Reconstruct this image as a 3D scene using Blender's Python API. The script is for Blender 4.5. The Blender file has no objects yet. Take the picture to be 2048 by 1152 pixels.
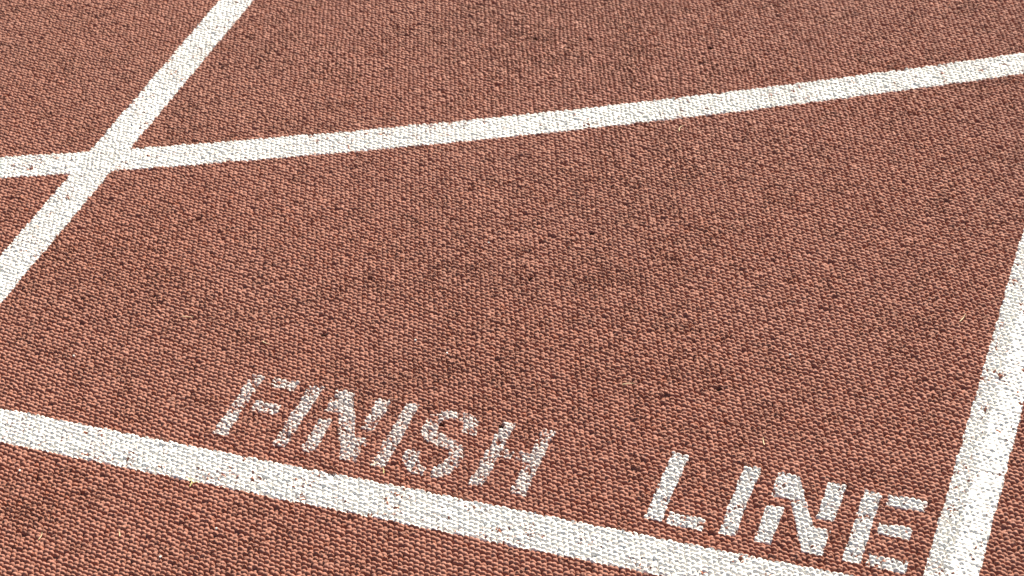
import bpy, math
import numpy as np
from mathutils import Matrix, Vector

# ------------------------------------------------------------------ camera
S = 1.58                      # camera height in metres
PITCH, ROLL, TH = 0.65842973, -0.08619723, -0.39456643
FPX = 4472.9                  # focal length in pixels of a 2048 px wide frame
sc = bpy.context.scene
cd = bpy.data.cameras.new('camera')
cam = bpy.data.objects.new('camera', cd)
sc.collection.objects.link(cam)
cd.sensor_width = 36.0
cd.lens = FPX / 2048 * 36.0
cd.clip_start = 0.05
cd.clip_end = 500
X0 = np.array([1, 0, 0.]); Y0 = np.array([0, math.sin(PITCH), math.cos(PITCH)]); F0 = np.array([0, math.cos(PITCH), -math.sin(PITCH)])
cr, sr = math.cos(ROLL), math.sin(ROLL)
right = cr * X0 + sr * Y0
up = -sr * X0 + cr * Y0
ct, st = math.cos(TH), math.sin(TH)
RZ = np.array([[ct, st, 0], [-st, ct, 0], [0, 0, 1.]])      # world X runs along the writing, Y along the lanes
right, up, fwd = RZ @ right, RZ @ up, RZ @ F0
m = Matrix(((right[0], up[0], -fwd[0], 0), (right[1], up[1], -fwd[1], 0), (right[2], up[2], -fwd[2], S), (0, 0, 0, 1)))
cam.matrix_world = m
sc.camera = cam
cd.dof.use_dof = True
cd.dof.focus_distance = 2.30
cd.dof.aperture_fstop = 18.0

# ------------------------------------------------------------------ light
SUN_AZ = math.radians(86)     # direction towards the sun, counter-clockwise from world +X
SUN_EL = math.radians(33)
w = bpy.data.worlds.new('World'); sc.world = w; w.use_nodes = True
nt = w.node_tree
sky = nt.nodes.new('ShaderNodeTexSky'); sky.sky_type = 'NISHITA'; sky.dust_density = 2.8; sky.ozone_density = 0.6; sky.sun_disc = False
sky.sun_elevation = SUN_EL
sky.sun_rotation = math.pi / 2 - SUN_AZ
bg = nt.nodes['Background']; bg.inputs['Strength'].default_value = 0.05
nt.links.new(sky.outputs[0], bg.inputs[0])
sd_ = bpy.data.lights.new('sun', 'SUN'); sd_.energy = 5.0; sd_.angle = math.radians(0.5); sd_.color = (1, 0.90, 0.76)
sun = bpy.data.objects.new('sun', sd_); sc.collection.objects.link(sun)
sdir = Vector((math.cos(SUN_EL) * math.cos(SUN_AZ), math.cos(SUN_EL) * math.sin(SUN_AZ), math.sin(SUN_EL)))
sun.rotation_euler = sdir.to_track_quat('Z', 'Y').to_euler()
sc.view_settings.view_transform = 'Standard'
sc.view_settings.look = 'None'
sc.view_settings.exposure = 1.12
sc.view_settings.gamma = 1.0

# ------------------------------------------------------------------ the moulded rubber relief
f4 = np.float32
LA, LB = 0.0064, 0.0052      # knob spacing along and across the rows
LROT = math.radians(-10.5)
KH = 0.0047                    # height of a knob above the grooves

def hsh(i, j, k):
    a = (i.astype(np.int64) * 374761393 + j.astype(np.int64) * 668265263 + k * 2147483647 + 12345) & 0xffffffff
    a = ((a ^ (a >> 13)) * 1274126177) & 0xffffffff
    a = ((a ^ (a >> 16)) * 2246822519) & 0xffffffff
    a = a ^ (a >> 15)
    return (a & 0xffffff).astype(f4) / f4(0xffffff)

def vnoise(x, y, s, k):
    """smooth value noise in 0..1, feature size s"""
    u = x / s; v = y / s
    i = np.floor(u); j = np.floor(v)
    fu = (u - i).astype(f4); fv = (v - j).astype(f4)
    fu = fu * fu * (3 - 2 * fu); fv = fv * fv * (3 - 2 * fv)
    i = i.astype(np.int64); j = j.astype(np.int64)
    return ((hsh(i, j, k) * (1 - fu) + hsh(i + 1, j, k) * fu) * (1 - fv)
            + (hsh(i, j + 1, k) * (1 - fu) + hsh(i + 1, j + 1, k) * fu) * fv)

def fbm(x, y, s, k):
    return (vnoise(x, y, s, k) * 0.55 + vnoise(x, y, s * 0.47, k + 1) * 0.28 + vnoise(x, y, s * 0.21, k + 2) * 0.17)

# places where the knobs are scuffed down to crumbs (x, y, radius, amount) and where single knobs are torn out
SCUFF = [(-0.905, 2.375, .10, 1.), (-1.026, 2.411, .07, .6), (-0.827, 2.458, .08, .7), (-0.722, 2.081, .09, .9), (-0.691, 1.925, .08, .8), (-0.599, 1.819, .08, .7),
         (-0.754, 1.759, .09, .9), (-0.86, 1.882, .10, .7), (-1.142, 1.388, .05, .8), (-0.891, 1.653, .06, 1.), (-0.70, 2.22, .06, .7)]
HOLES = [(-0.5065, 1.7704), (-0.7268, 2.0051), (-0.7768, 1.6375), (-0.714, 1.652), (-0.9628, 1.7461),
         (-0.7687, 1.9034), (-0.9369, 2.4046), (-0.8638, 2.4192), (-0.7015, 2.4356)]
def relief(x, y):
    """height, knob random, roughness at points of the track (1-D arrays)"""
    n = len(x)
    H = np.empty(n, f4); R = np.empty(n, f4); Q = np.empty(n, f4)
    step = 600000
    c, s = math.cos(LROT), math.sin(LROT)
    for a in range(0, n, step):
        xx = x[a:a + step].astype(np.float64); yy = y[a:a + step].astype(np.float64)
        wx = (vnoise(xx, yy, 0.07, 91) - .5) * 0.003 + (vnoise(xx, yy, 0.017, 92) - .5) * 0.0010
        wy = (vnoise(xx, yy, 0.08, 93) - .5) * 0.003 + (vnoise(xx, yy, 0.019, 94) - .5) * 0.0010
        p = (c * xx + s * yy + wx) / LA
        q = (-s * xx + c * yy + wy) / LB
        j0 = np.floor(q).astype(np.int64)
        best = np.full(len(xx), -1.0, f4); rid = np.zeros(len(xx), f4)
        for dj in (-1, 0, 1):
            j = j0 + dj
            off = 0.5 * (j & 1) + 0.08 * (hsh(j, j * 0, 7) - .5)
            i0 = np.floor(p - off).astype(np.int64)
            for di in (-1, 0, 1):
                i = i0 + di
                cx = i + 0.5 + off + 0.30 * (hsh(i, j, 1) - .5)
                cy = j + 0.5 + 0.26 * (hsh(i, j, 2) - .5)
                dx = ((p - cx) * LA).astype(f4); dy = ((q - cy) * LB).astype(f4)
                an = (hsh(i, j, 3) - .5) * 1.0
                ca, sa = np.cos(an), np.sin(an)
                el = 1.10 + 0.20 * (hsh(i, j, 4) - .5)
                rad = 0.0033 * (0.93 + 0.14 * hsh(i, j, 5))
                e1 = (ca * dx + sa * dy) / (rad * el)
                e2 = (-sa * dx + ca * dy) / (rad / el)
                d2 = e1 * e1 + e2 * e2
                top = 0.88 + 0.20 * hsh(i, j, 6)
                # small tilt of each knob's face
                top = top + (e1 * (hsh(i, j, 8) - .5) + e2 * (hsh(i, j, 9) - .5)) * 0.20
                hh = top * np.sqrt(np.clip(1 - d2 * 0.93, 0, 1)) ** 0.9
                # a few knobs are torn off
                hh = np.where(hsh(i, j, 10) < 0.006, hh * 0.3, hh)
                g = hh > best
                best = np.where(g, np.maximum(hh, 0), best); rid = np.where(g, hsh(i, j, 11), rid)
        big = fbm(xx, yy, 0.22, 40)
        sc_ = np.zeros(len(xx), f4)
        for px_, py_, pr, pa in SCUFF:
            sc_ += (pa * np.exp(-((xx - px_) ** 2 + (yy - py_) ** 2) / (pr * pr))).astype(f4)
        for px_, py_ in HOLES:
            d2 = (xx - px_) ** 2 + (yy - py_) ** 2
            hm_ = np.exp(-(d2 / 0.0030 ** 2) ** 2).astype(f4); best = best * (1 - hm_) - 0.25 * hm_; rid = np.where(hm_ > .3, 2.0, rid)
        lump = fbm(xx, yy, 0.022, 45)
        rough = np.clip((big - 0.50) * 4.0, 0, 1) * 0.35 + np.clip(sc_, 0, 1) * np.clip((lump - .38) * 5, 0.15, 1) * 0.9 + np.clip((fbm(xx, yy, 0.020, 50) - 0.56) * 8, 0, 1) * 0.7
        rough = np.clip(rough + np.where(rid > 0.90, 0.7, 0), 0, 1)
        fine = vnoise(xx, yy, 0.0011, 60) - .5
        fine2 = vnoise(xx, yy, 0.0019, 61) - .5
        h = best + fine * (0.08 + 0.26 * rough) + fine2 * (0.10 + 0.20 * rough)
        H[a:a + step] = h * KH
        R[a:a + step] = rid
        Q[a:a + step] = rough
    return H, R, Q

def pip(x, y, poly):
    ins = np.zeros(len(x), bool)
    n = len(poly)
    for k in range(n):
        x1, y1 = poly[k]; x2, y2 = poly[(k + 1) % n]
        if y1 == y2: continue
        cnd = ((y1 > y) != (y2 > y)) & (x < (x2 - x1) * (y - y1) / (y2 - y1) + x1)
        ins ^= cnd
    return ins

def sdist(x, y, poly):
    """signed distance to a polygon, positive inside"""
    d = np.full(len(x), 1e9)
    n = len(poly)
    for k in range(n):
        x1, y1 = poly[k]; x2, y2 = poly[(k + 1) % n]
        ex, ey = x2 - x1, y2 - y1
        t = np.clip(((x - x1) * ex + (y - y1) * ey) / (ex * ex + ey * ey), 0, 1)
        d = np.minimum(d, np.hypot(x - x1 - t * ex, y - y1 - t * ey))
    return np.where(pip(x, y, poly), d, -d)

# ------------------------------------------------------------------ grids
G = 0.00072
DX0, DX1, DY0, DY1 = -1.86, -0.02, 1.20, 2.78
quad = [(-1.80, 2.38), (-0.27, 2.735), (-0.075, 1.555), (-1.16, 1.225)]
nx = int((DX1 - DX0) / G) + 1; ny = int((DY1 - DY0) / G) + 1
gx = DX0 + np.arange(nx) * G; gy = DY0 + np.arange(ny) * G
XX, YY = np.meshgrid(gx, gy)
inside = pip(XX.ravel(), YY.ravel(), quad).reshape(ny, nx)
cell = inside[:-1, :-1] & inside[1:, :-1] & inside[:-1, 1:] & inside[1:, 1:]
used = np.zeros((ny, nx), bool)
used[:-1, :-1] |= cell; used[1:, :-1] |= cell; used[:-1, 1:] |= cell; used[1:, 1:] |= cell
jj, ii = np.nonzero(used)
HG = np.zeros((ny, nx), f4); RG = np.zeros((ny, nx), f4); QG = np.zeros((ny, nx), f4)
h_, r_, q_ = relief(gx[ii], gy[jj])
HG[jj, ii] = h_; RG[jj, ii] = r_; QG[jj, ii] = q_
print('fine verts', len(ii))

def link(o, parent=None):
    sc.collection.objects.link(o)
    if parent: o.parent = parent
    return o

def mesh_from(name, co, faces, attrs, mat, smooth=True):
    me = bpy.data.meshes.new(name)
    nv, nf = len(co), len(faces)
    me.vertices.add(nv); me.vertices.foreach_set('co', np.ascontiguousarray(co, f4).ravel())
    me.loops.add(nf * 4); me.loops.foreach_set('vertex_index', np.ascontiguousarray(faces, np.int32).ravel())
    me.polygons.add(nf)
    me.polygons.foreach_set('loop_start', np.arange(0, nf * 4, 4, dtype=np.int32))
    if smooth: me.polygons.foreach_set('use_smooth', np.ones(nf, bool))
    for k, v in attrs.items():
        a = me.attributes.new(k, 'FLOAT', 'POINT'); a.data.foreach_set('value', np.ascontiguousarray(v, f4))
    me.materials.append(mat)
    me.update(calc_edges=True)
    return me

def grid_mesh(name, cellmask, j0, i0, Z, A, mat, g=G, x0=DX0, y0=DY0):
    cj, ci = np.nonzero(cellmask)
    hh, ww = cellmask.shape[0] + 1, cellmask.shape[1] + 1
    us = np.zeros((hh, ww), bool)
    for a in (0, 1):
        for b in (0, 1): us[cj + a, ci + b] = True
    idx = np.full((hh, ww), -1, np.int64)
    vj, vi = np.nonzero(us)
    idx[vj, vi] = np.arange(len(vj))
    co = np.stack([x0 + (vi + i0) * g, y0 + (vj + j0) * g, Z[vj, vi]], 1)
    fc = np.stack([idx[cj, ci], idx[cj, ci + 1], idx[cj + 1, ci + 1], idx[cj + 1, ci]], 1)
    return mesh_from(name, co, fc, {k: v[vj, vi] for k, v in A.items()}, mat)

# ------------------------------------------------------------------ materials
def new_mat(name):
    mt = bpy.data.materials.new(name); mt.use_nodes = True
    return mt, mt.node_tree, mt.node_tree.nodes['Principled BSDF']

def attr(nt, name):
    n = nt.nodes.new('ShaderNodeAttribute'); n.attribute_name = name; return n.outputs['Fac']

def ramp(nt, src, stops, mode='LINEAR'):
    r = nt.nodes.new('ShaderNodeValToRGB'); r.color_ramp.interpolation = mode
    el = r.color_ramp.elements
    while len(el) < len(stops): el.new(0.5)
    for e, (p, c) in zip(el, stops): e.position = p; e.color = (*c, 1)
    nt.links.new(src, r.inputs[0]); return r.outputs[0]

def mix(nt, fac, a, b, mode='MIX'):
    n = nt.nodes.new('ShaderNodeMix'); n.data_type = 'RGBA'; n.blend_type = mode
    for s, v in ((n.inputs[0], fac), (n.inputs[6], a), (n.inputs[7], b)):
        if isinstance(v, (int, float)): s.default_value = v
        elif isinstance(v, tuple): s.default_value = (*v, 1)
        else: nt.links.new(v, s)
    return n.outputs[2]

def noise(nt, scale, detail=3, rough=.6):
    tc = nt.nodes.new('ShaderNodeTexCoord'); n = nt.nodes.new('ShaderNodeTexNoise')
    n.inputs['Scale'].default_value = scale; n.inputs['Detail'].default_value = detail; n.inputs['Roughness'].default_value = rough
    nt.links.new(tc.outputs['Object'], n.inputs['Vector']); return n.outputs[0]

def mathn(nt, op, a, b):
    n = nt.nodes.new('ShaderNodeMath'); n.operation = op
    for s, v in ((n.inputs[0], a), (n.inputs[1], b)):
        if isinstance(v, (int, float)): s.default_value = v
        else: nt.links.new(v, s)
    return n.outputs[0]

def rubber(name, far=False):
    mt, nt, b = new_mat(name)
    if far:
        base = ramp(nt, noise(nt, 300, 2), [(0.3, (0.25, 0.098, 0.066)), (0.7, (0.33, 0.135, 0.092))])
    else:
        base = ramp(nt, attr(nt, 'knob'), [(0.0, (0.285, 0.116, 0.079)), (0.35, (0.335, 0.140, 0.096)), (0.7, (0.35, 0.155, 0.110)), (0.9, (0.315, 0.140, 0.103)), (1.0, (0.35, 0.115, 0.066))])
    lo = noise(nt, 3.0, 4, .6)
    base = mix(nt, ramp(nt, lo, [(0.35, (0, 0, 0)), (0.7, (0.55, 0.55, 0.55))]), base, (0.33, 0.158, 0.118))
    if not far:
        base = mix(nt, ramp(nt, mathn(nt, 'MULTIPLY', attr(nt, 'knob'), 0.5), [(0.6, (0, 0, 0)), (0.8, (1, 1, 1))]), base, (0.06, 0.030, 0.020))
    # granule specks: orange crumbs and dark pits in the scuffed patches
    fine = noise(nt, 1100, 2, .7)
    if not far:
        ro = attr(nt, 'rough')
        sp = mathn(nt, 'MULTIPLY', ramp(nt, fine, [(0.52, (0, 0, 0)), (0.60, (1, 1, 1))]), mathn(nt, 'ADD', mathn(nt, 'MULTIPLY', ro, 0.95), 0.08))
        base = mix(nt, sp, base, (0.07, 0.026, 0.016))
        sp2 = mathn(nt, 'MULTIPLY', ramp(nt, fine, [(0.36, (1, 1, 1)), (0.43, (0, 0, 0))]), mathn(nt, 'ADD', mathn(nt, 'MULTIPLY', ro, 0.6), 0.08))
        base = mix(nt, sp2, base, (0.42, 0.17, 0.08))
    nt.links.new(base, b.inputs['Base Color'])
    b.inputs['Roughness'].default_value = 0.75
    b.inputs['Specular IOR Level'].default_value = 0.3
    if far:
        tc = nt.nodes.new('ShaderNodeTexCoord'); v = nt.nodes.new('ShaderNodeTexVoronoi'); v.inputs['Scale'].default_value = 175
        nt.links.new(tc.outputs['Object'], v.inputs['Vector'])
        bp = nt.nodes.new('ShaderNodeBump'); bp.inputs['Distance'].default_value = 0.003; bp.inputs['Strength'].default_value = 1; bp.invert = True
        nt.links.new(v.outputs['Distance'], bp.inputs['Height']); nt.links.new(bp.outputs[0], b.inputs['Normal'])
    return mt

def paint(name, col, dirt, rubb):
    mt, nt, b = new_mat(name)
    base = mix(nt, mathn(nt, 'MULTIPLY', noise(nt, 9, 4), 0.25), col, tuple(c * .93 for c in col))
    fine = noise(nt, 700, 3, .7)
    big = noise(nt, 38, 3, .6)
    # soil crumbs lodged here and there
    k = mathn(nt, 'MULTIPLY', ramp(nt, fine, [(0.60, (0, 0, 0)), (0.68, (1, 1, 1))]), ramp(nt, big, [(0.44, (0, 0, 0)), (0.62, (dirt, dirt, dirt))]))
    base = mix(nt, k, base, (0.20, 0.095, 0.05))
    fine2 = noise(nt, 420, 2, .6)
    k2 = mathn(nt, 'MULTIPLY', ramp(nt, fine2, [(0.62, (0, 0, 0)), (0.70, (1, 1, 1))]), rubb)
    base = mix(nt, k2, base, (0.33, 0.13, 0.085))
    nt.links.new(base, b.inputs['Base Color'])
    b.inputs['Roughness'].default_value = 0.6
    b.inputs['Specular IOR Level'].default_value = 0.35
    return mt

M_RUB = rubber('red_rubber'); M_FAR = rubber('red_rubber_far', True)
M_LINE = paint('white_line_paint', (0.78, 0.77, 0.73), 0.85, 0.2)
M_LET1 = paint('worn_letter_paint', (0.56, 0.51, 0.485), 0.9, 0.9)
M_LET2 = paint('letter_paint', (0.66, 0.65, 0.63), 0.5, 0.25)

def tag(o, label=None, cat=None, group=None, kind=None):
    if label: o['label'] = label
    if cat: o['category'] = cat
    if group: o['group'] = group
    if kind: o['kind'] = kind

# ------------------------------------------------------------------ the track surface
me = grid_mesh('running_track', cell, 0, 0, HG, {'knob': RG, 'rough': QG}, M_RUB)
track = link(bpy.data.objects.new('running_track', me)); tag(track, kind='structure')

# coarser ring of the same relief round the part the camera sees, then a plain sheet to the horizon
G2 = 0.0026
RX0, RX1, RY0, RY1 = -2.5, 0.55, 0.75, 3.35
n2x = int((RX1 - RX0) / G2); n2y = int((RY1 - RY0) / G2)
x2 = RX0 + np.arange(n2x) * G2; y2 = RY0 + np.arange(n2y) * G2
X2, Y2 = np.meshgrid(x2, y2)
def shrink(poly, d):
    cx = sum(p[0] for p in poly) / len(poly); cy = sum(p[1] for p in poly) / len(poly)
    return [(cx + (p[0] - cx) * d, cy + (p[1] - cy) * d) for p in poly]
core = pip(X2.ravel(), Y2.ravel(), shrink(quad, 0.993)).reshape(n2y, n2x)
ccell = ~(core[:-1, :-1] & core[1:, :-1] & core[:-1, 1:] & core[1:, 1:])
h2, r2, q2 = relief(X2.ravel(), Y2.ravel())
H2 = h2.reshape(n2y, n2x) - 0.0004
me = grid_mesh('track_apron', ccell, 0, 0, H2, {'knob': r2.reshape(n2y, n2x), 'rough': q2.reshape(n2y, n2x)}, M_RUB, G2, RX0, RY0)
tag(link(bpy.data.objects.new('track_apron', me)), kind='structure')
B = 150.0
co = [(-B, -B, 0), (B, -B, 0), (B, B, 0), (-B, B, 0), (RX0, RY0, 0), (x2[-1], RY0, 0), (x2[-1], y2[-1], 0), (RX0, y2[-1], 0)]
co = np.array(co); co[:, 2] = 0.0014
fc = np.array([(0, 1, 5, 4), (1, 2, 6, 5), (2, 3, 7, 6), (3, 0, 4, 7)])
me = mesh_from('ground', co, fc, {}, M_FAR, False)
tag(link(bpy.data.objects.new('ground', me)), kind='structure')

# ------------------------------------------------------------------ paint laid over the relief
def painted(name, poly=None, sdf=None, bbox=None, mat=None, jit=0.0008, wear=0.0, deep=0.0, fill=None, key=1, parent=None):
    """one coat of paint: a skin 0.1 mm thick over the knobs inside the outline"""
    if poly is not None:
        bbox = (min(p[0] for p in poly), max(p[0] for p in poly), min(p[1] for p in poly), max(p[1] for p in poly))
    pad = 0.006
    i0 = max(0, int((bbox[0] - pad - DX0) / G)); i1 = min(nx - 1, int((bbox[1] + pad - DX0) / G) + 2)
    j0 = max(0, int((bbox[2] - pad - DY0) / G)); j1 = min(ny - 1, int((bbox[3] + pad - DY0) / G) + 2)
    xs, ys = np.meshgrid(gx[i0:i1], gy[j0:j1])
    hs = HG[j0:j1, i0:i1]; rs = RG[j0:j1, i0:i1]
    sh = xs.shape
    xr, yr = xs.ravel(), ys.ravel()
    d = np.full(len(xr), -1.0)
    if poly is not None: d = sdist(xr, yr, poly)
    else: d = sdf(xr, yr)
    d = d.reshape(sh)
    hn = hs / KH
    mval = d + (rs - .5) * 2 * jit + ((fbm(xr, yr, 0.012, 70 + key) - .5) * 0.0022).reshape(sh)
    if deep: mval = np.minimum(mval, 0.004) - deep * np.clip(0.55 - hn, 0, 1)
    if wear:
        nn = vnoise(xr, yr, 0.0016, 80 + key).reshape(sh)
        pt = fbm(xr, yr, 0.018, 84 + key).reshape(sh)
        mval = np.where(nn + (pt - .5) * 0.9 + (rs > 0.93) * 0.25 > 1.0 - wear, np.minimum(mval, -0.0008), mval)
    off = np.clip(mval * 0.35, -0.0004, 0.00012)
    base = hs
    if fill is not None:
        fl = fill(xr, yr).reshape(sh) * np.clip(mval / 0.002, 0, 1)
        base = hs + fl * np.maximum(0, KH * 0.86 - hs)
    z = base + off
    keep = (mval > -0.0014) & used[j0:j1, i0:i1]
    cm = (keep[:-1, :-1] | keep[1:, :-1] | keep[:-1, 1:] | keep[1:, 1:]) & cell[j0:j1 - 1, i0:i1 - 1]
    me = grid_mesh(name, cm, j0, i0, z, {'knob': rs}, mat)
    return me

def strip_mesh(pts_l, pts_r, z, mat, name):
    n = len(pts_l)
    co = np.array([(x, y, z) for x, y in pts_l] + [(x, y, z) for x, y in pts_r])
    fc = np.array([(k, n + k, n + k + 1, k + 1) for k in range(n - 1)])
    return mesh_from(name, co, fc, {}, mat, False)

def box_sdf(x0, x1, y0, y1):
    return lambda x, y: np.minimum(np.minimum(x - x0, x1 - x), np.minimum(y - y0, y1 - y))

BIG = 9.0
# lane lines, cross line and the curved line: (name, sdf, bbox)
lines = []
LLX = (-1.4051, -1.3568); RLX = (-0.24206, -0.19063); BLY = (1.4842, 1.5344)
def fill_left(x, y): return 0.10 + 0.35 * np.clip((fbm(x, y, .08, 31) - .35) * 3, 0, 1)
def fill_right(x, y):
    t = (x - RLX[0]) / (RLX[1] - RLX[0]) + (fbm(x, y, .03, 32) - .5) * .12
    return np.where(t > 0.42, 0.64, 0.0)
def fill_bottom(x, y):
    t = (y - BLY[0]) / (BLY[1] - BLY[0]) + (fbm(x, y, .03, 33) - .5) * .12
    return np.where(t < 0.20, 0.0, 0.24)
def fill_curve(x, y): return 0.10 + 0.3 * np.clip((fbm(x, y, .1, 34) - .35) * 3, 0, 1)

# circle through the measured middle line
mid = [(-1.5033, 1.9531), (-1.3590, 2.0047), (-1.2617, 2.0399), (-1.2029, 2.0648), (-0.9682, 2.1645), (-0.9105, 2.1922), (-0.6777, 2.3007), (-0.5342, 2.3747), (-0.2993, 2.4880)]
A_ = np.array([[2 * x, 2 * y, 1] for x, y in mid]); b_ = np.array([x * x + y * y for x, y in mid])
sol = np.linalg.lstsq(A_, b_, rcond=None)[0]
CX, CY = sol[0], sol[1]; CR = math.sqrt(sol[2] + CX * CX + CY * CY)
print('curve centre', CX, CY, 'radius', CR)
hw = 0.0235
def curve_sdf(x, y): return hw - np.abs(np.hypot(x - CX, y - CY) - CR)

specs = [
    ('painted_line', box_sdf(LLX[0], LLX[1], -BIG, BIG), (LLX[0], LLX[1], DY0, DY1), fill_left, 1,
     'white lane line running up the left side and crossing the curved line'),
    ('painted_line', box_sdf(RLX[0], RLX[1], -BIG, BIG), (RLX[0], RLX[1], DY0, DY1), fill_right, 2,
     'broad bright white lane line at the right edge beside the letter E'),
    ('painted_line', box_sdf(-BIG, RLX[0] + 0.004, BLY[0], BLY[1]), (DX0, RLX[0] + .004, BLY[0], BLY[1]), fill_bottom, 3,
     'straight white line under the words FINISH LINE, speckled with brown soil'),
    ('painted_line', curve_sdf, (DX0, DX1, 1.80, 2.66), fill_curve, 4,
     'gently curved white line crossing the upper half of the track'),
]
for nm, sdf, bb, fl, key, lab in specs:
    me = painted(nm, sdf=sdf, bbox=bb, mat=M_LINE, fill=fl, key=key, jit=0.0007, wear=0.03)
    o = link(bpy.data.objects.new(nm, me)); tag(o, lab, 'line', 'white lines painted on the track')
    # the same line carried on beyond the closely modelled part, over the apron and the far sheet
    runs = []
    inq = lambda x, y: pip(np.array([x]), np.array([y]), shrink(quad, 0.997))[0]
    if key in (1, 2):
        x0, x1 = LLX if key == 1 else RLX
        ys = [y for y in np.arange(-20, 20, 0.02)]
        pl = [((x0, y), (x1, y)) for y in ys]
    elif key == 3:
        pl = [((x, BLY[1]), (x, BLY[0])) for x in np.arange(-8, RLX[0], 0.02)]
    else:
        a0 = math.atan2(1.9531 - CY, -1.5033 - CX)
        pl = []
        for k in range(-90, 150):
            a = a0 + k * 0.02 / CR * (1 if CY > 2.2 else -1)
            pl.append(((CX + (CR - hw) * math.cos(a), CY + (CR - hw) * math.sin(a)), (CX + (CR + hw) * math.cos(a), CY + (CR + hw) * math.sin(a))))
    cur = []
    for a, b in pl:
        if inq(*a) and inq(*b):
            if len(cur) > 1: runs.append(cur)
            cur = []
        else: cur.append((a, b))
    if len(cur) > 1: runs.append(cur)
    for r in runs:
        m2 = strip_mesh([a for a, b in r], [b for a, b in r], 0.0026 + key * 0.00008, M_LINE, 'far_stretch')
        link(bpy.data.objects.new('far_stretch', m2), o)

# ------------------------------------------------------------------ the stencilled words
OX, OY = -1.2, 1.559
def rect(x0, x1, y0, y1): return [(x0, y0), (x1, y0), (x1, y1), (x0, y1)]
SA = [(438, 102), (424, 102), (411, 96), (405, 86), (404, 72), (407, 60), (414, 51), (432, 44), (445, 38), (449, 31), (447, 23), (443, 17), (439, 13), (439, -2), (449, -1), (459, 8), (464, 20), (465, 37), (460, 50), (448, 58), (433, 63), (423, 68), (420, 76), (421, 85), (428, 89), (435, 90)]
SB = [(439, 102), (450, 101), (460, 92), (464, 82), (464, 72), (449, 72), (448, 80), (444, 87), (438, 89)]
SC = [(401, 32), (417, 32), (419, 21), (424, 14), (432, 11), (432, -2), (420, -2), (408, 7), (402, 19)]
letters = [
    ('F', 1, [rect(188, 204.5, 0, 103), rect(212.5, 246, 87, 103.5), rect(212, 242, 45.5, 62)], 'first letter of the worn word FINISH, patchy white stencil F'),
    ('I', 1, [rect(258, 275, -1, 102)], 'worn white stencil letter I between the F and the N of FINISH'),
    ('N', 1, [[(291, 103), (311, 103), (340, 36), (356, 36), (356, -1), (338, -1), (308, 66), (291, 66)], rect(291, 307, 0, 54), rect(340, 356, 49, 102)], 'worn white stencil letter N, third letter of the word FINISH'),
    ('I', 1, [rect(373, 389, -2, 102)], 'worn white stencil letter I between the N and the S of FINISH'),
    ('S', 1, [SA, SB, SC], 'curving white stencil letter S, much flecked with red, before the H'),
    ('H', 1, [[(484, 101), (500, 101), (500, 62), (514, 61), (514, 46), (500, 46), (500, -2), (484, -2)], [(530, 102), (546, 102), (546, -3), (530, -3), (530, 45), (518, 45), (518, 60), (530, 60)]], 'flecked white stencil letter H that ends the word FINISH'),
    ('L', 2, [rect(674, 692, -2, 101), rect(697, 735, -4, 14)], 'clean white stencil letter L that begins the word LINE'),
    ('I', 2, [rect(751, 769, -3, 101)], 'clean white stencil letter I, second letter of the word LINE'),
    ('N', 2, [[(788, 101), (809, 101), (841, 31), (858, 31), (858, -6), (838, -6), (808, 64), (788, 64)], rect(788, 806, -4, 51), rect(840, 859, 44, 99)], 'clean white stencil letter N, third letter of the word LINE'),
    ('E', 2, [rect(878, 896, -7, 97), rect(902.5, 942, 81, 98), rect(902, 936.5, 39, 56), rect(902, 941, -8, 9)], 'clean white stencil letter E beside the broad right lane line'),
]
PARTS = {'F': ['upright_stroke', 'top_bar', 'middle_bar'], 'N': ['diagonal_stroke', 'lower_upright', 'upper_upright'], 'S': ['curved_stroke', 'upper_hook', 'lower_hook'],
         'H': ['upright_stroke', 'upright_stroke'], 'L': ['upright_stroke', 'foot_bar'], 'E': ['upright_stroke', 'top_bar', 'middle_bar', 'bottom_bar']}
for li, (ch, wd, strokes, lab) in enumerate(letters):
    mt = M_LET1 if wd == 1 else M_LET2
    meshes = []
    for k, pl in enumerate(strokes):
        poly = [(OX + x / 1000, OY + y / 1000) for x, y in pl]
        meshes.append(painted(PARTS[ch][k] if ch in PARTS else 'painted_letter', poly=poly, mat=mt, key=10 + li * 5 + k,
                              jit=0.0012 if wd == 1 else 0.0008, wear=0.25 if wd == 1 else 0.05, deep=0.009 if wd == 1 else 0.004))
    if len(meshes) == 1:
        o = link(bpy.data.objects.new('painted_letter', meshes[0]))
    else:
        o = link(bpy.data.objects.new('painted_letter', None))
        x0 = min(p[0] for s in strokes for p in s)
        o.location = (OX + x0 / 1000, OY, 0); o.empty_display_size = 0.02
        for m_ in meshes:
            c = link(bpy.data.objects.new(m_.name.split('.')[0], m_), o)
            c.location = -o.location
    tag(o, lab, 'letter', 'stencilled letters of the words FINISH LINE')

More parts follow.
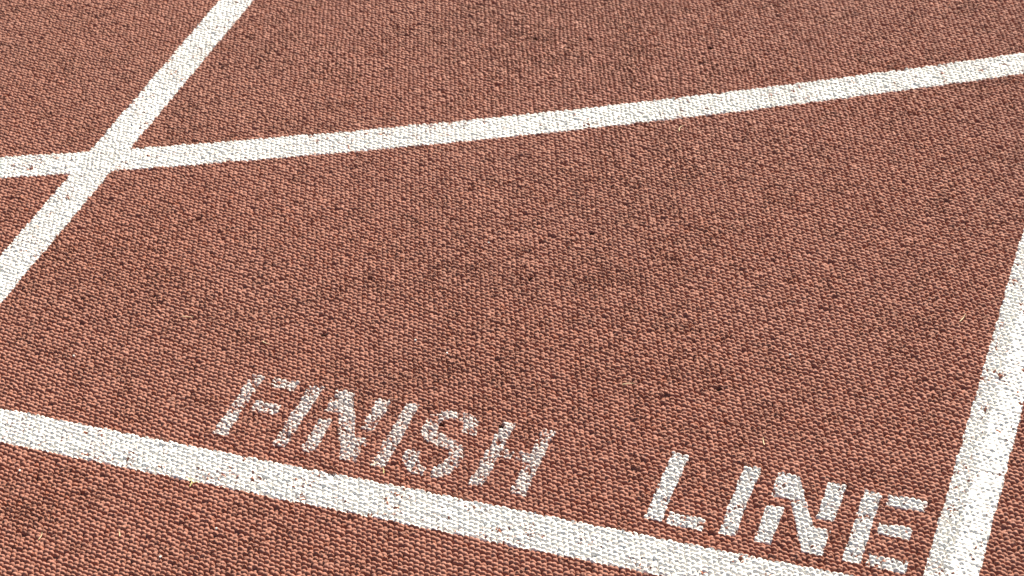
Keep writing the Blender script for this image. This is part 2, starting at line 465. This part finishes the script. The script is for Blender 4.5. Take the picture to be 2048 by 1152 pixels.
# ------------------------------------------------------------------ bits of straw and pale grit lying on the knobs
def simple_mat(name, a, b, sc_):
    mt, nt, bs = new_mat(name)
    nt.links.new(ramp(nt, noise(nt, sc_, 2), [(0.3, a), (0.7, b)]), bs.inputs['Base Color']); bs.inputs['Roughness'].default_value = 0.7
    return mt
M_STRAW = simple_mat('dry_straw', (0.55, 0.42, 0.22), (0.78, 0.66, 0.42), 500)
M_GREEN = simple_mat('green_straw', (0.40, 0.42, 0.14), (0.62, 0.58, 0.26), 500)
M_GRIT = simple_mat('pale_grit', (0.62, 0.60, 0.56), (0.82, 0.80, 0.76), 900)
def tube(paths, r):
    V, Fc = [], []
    for pts in paths:
        n = len(pts)
        for k, p in enumerate(pts):
            p = np.array(p); t = np.array(pts[min(k + 1, n - 1)]) - np.array(pts[max(k - 1, 0)]); t = t / np.linalg.norm(t)
            s1 = np.cross(t, (0, 0, 1)); s1 /= np.linalg.norm(s1); s2 = np.cross(s1, t)
            rr = r * (1 - 0.75 * abs(k / (n - 1) * 1.2 - 0.2))
            b0 = len(V)
            for a in range(6):
                V.append(p + rr * (math.cos(a * math.pi / 3) * s1 + 0.6 * math.sin(a * math.pi / 3) * s2))
            if k:
                for a in range(6): Fc.append((b0 - 6 + a, b0 - 6 + (a + 1) % 6, b0 + (a + 1) % 6, b0 + a))
    return np.array(V), np.array(Fc)
def arc(L, ang, bend, lift=0.0, x=0, y=0, n=7):
    out = []; a = ang - bend / 2; px, py = x, y
    for k in range(n):
        out.append((px, py, lift * k / (n - 1)))
        px += math.cos(a) * L / (n - 1); py += math.sin(a) * L / (n - 1); a += bend / (n - 1)
    return out
straws = [
    (-0.6857, 2.2347, [(arc(.016, 1.3, -1.4))], M_STRAW, 'curved pale straw just below the curved white line'),
    (-0.9978, 1.4745, [arc(.014, 1.9, .5), arc(.010, 0.6, -.6, 0, -.001, .004), arc(.009, 2.7, .5, 0, -.003, .008)], M_GREEN, 'forked greenish grass straw just below the straight white line'),
    (-1.1148, 1.3599, [arc(.011, 1.8, .7)], M_STRAW, 'short bent yellowish straw in the lower left corner'),
    (-1.0349, 1.3868, [arc(.009, 2.2, .4)], M_STRAW, 'tiny slanted straw near the bottom left, beside a pale grit chip'),
    (-0.8242, 1.5549, [arc(.010, 1.1, -.4)], M_STRAW, 'thin pale straw at the foot of the last letter I of FINISH'),
    (-0.8075, 1.5475, [arc(.010, 2.1, .5)], M_GREEN, 'thin greenish straw between the foot of the S and the straight white line'),
    (-0.4366, 1.6946, [arc(.012, 1.9, -.4)], M_STRAW, 'pale straw lying above the gap between the letters I and N of LINE'),
    (-1.1346, 1.7337, [arc(.014, .15, .3)], M_STRAW, 'pale flat straw alone on the red rubber left of the word FINISH'),
    (-0.2806, 1.9479, [arc(.016, 1.4, .5)], M_STRAW, 'faint upright straw near the top of the right lane line'),
    (-0.6089, 1.7490, [arc(.014, .35, -.5)], M_STRAW, 'pale straw with a dark shadow in the middle of the track above LINE'),
    (-1.0246, 1.7159, [arc(.013, -.2, .6)], M_STRAW, 'brownish straw above the letter F'),
]
for x, y, paths, mt, lab in straws:
    V, Fc = tube(paths, 0.00062)
    me = mesh_from('straw', V, Fc, {}, mt)
    o = link(bpy.data.objects.new('straw', me)); o.location = (x, y, KH + 0.0004); tag(o, lab, 'straw', 'straws scattered on the track')
rng = np.random.default_rng(5)
grits = [(-1.2239, 1.6365, 'white chip of grit on the rubber left of the letter F'), (-0.4467, 1.8448, 'white chip of grit on the rubber above the letters N and E'),
         (-1.1872, 1.4481, 'white chip of grit under the left end of the straight white line'), (-0.9430, 1.4245, 'pale grit chip below the straight white line, right of the forked straw'),
         (-0.9806, 1.3713, 'pale grit chip close to the bottom edge of the picture'), (-0.8561, 1.7623, 'left one of two white grit chips above the word FINISH'),
         (-0.8134, 1.7500, 'right one of two white grit chips above the word FINISH'), (-0.8388, 1.9550, 'grey white grit chip in the middle of the red track')]
for x, y, lab in grits:
    V = []
    for a, b in ((0, 0), (1, 0), (1, 1), (0, 1)):
        for z in (0, 1): V.append(((a - .5) * .0024, (b - .5) * .0018, (z - .5) * .0016))
    V = np.array(V) + rng.normal(0, .00025, (8, 3))
    Fc = np.array([(0, 4, 6, 2) if 0 else (0, 2, 3, 1), (2, 4, 5, 3), (4, 6, 7, 5), (6, 0, 1, 7), (1, 3, 5, 7), (0, 6, 4, 2)])
    me = mesh_from('grit_chip', V, Fc, {}, M_GRIT, False)
    o = link(bpy.data.objects.new('grit_chip', me)); o.location = (x, y, KH + 0.0002); o.rotation_euler = (0.2, 0.1, rng.uniform(0, 3)); tag(o, lab, 'grit', 'pale grit chips on the track')
    bm_ = o.modifiers.new('bevel', 'BEVEL'); bm_.width = 0.0003; bm_.segments = 2
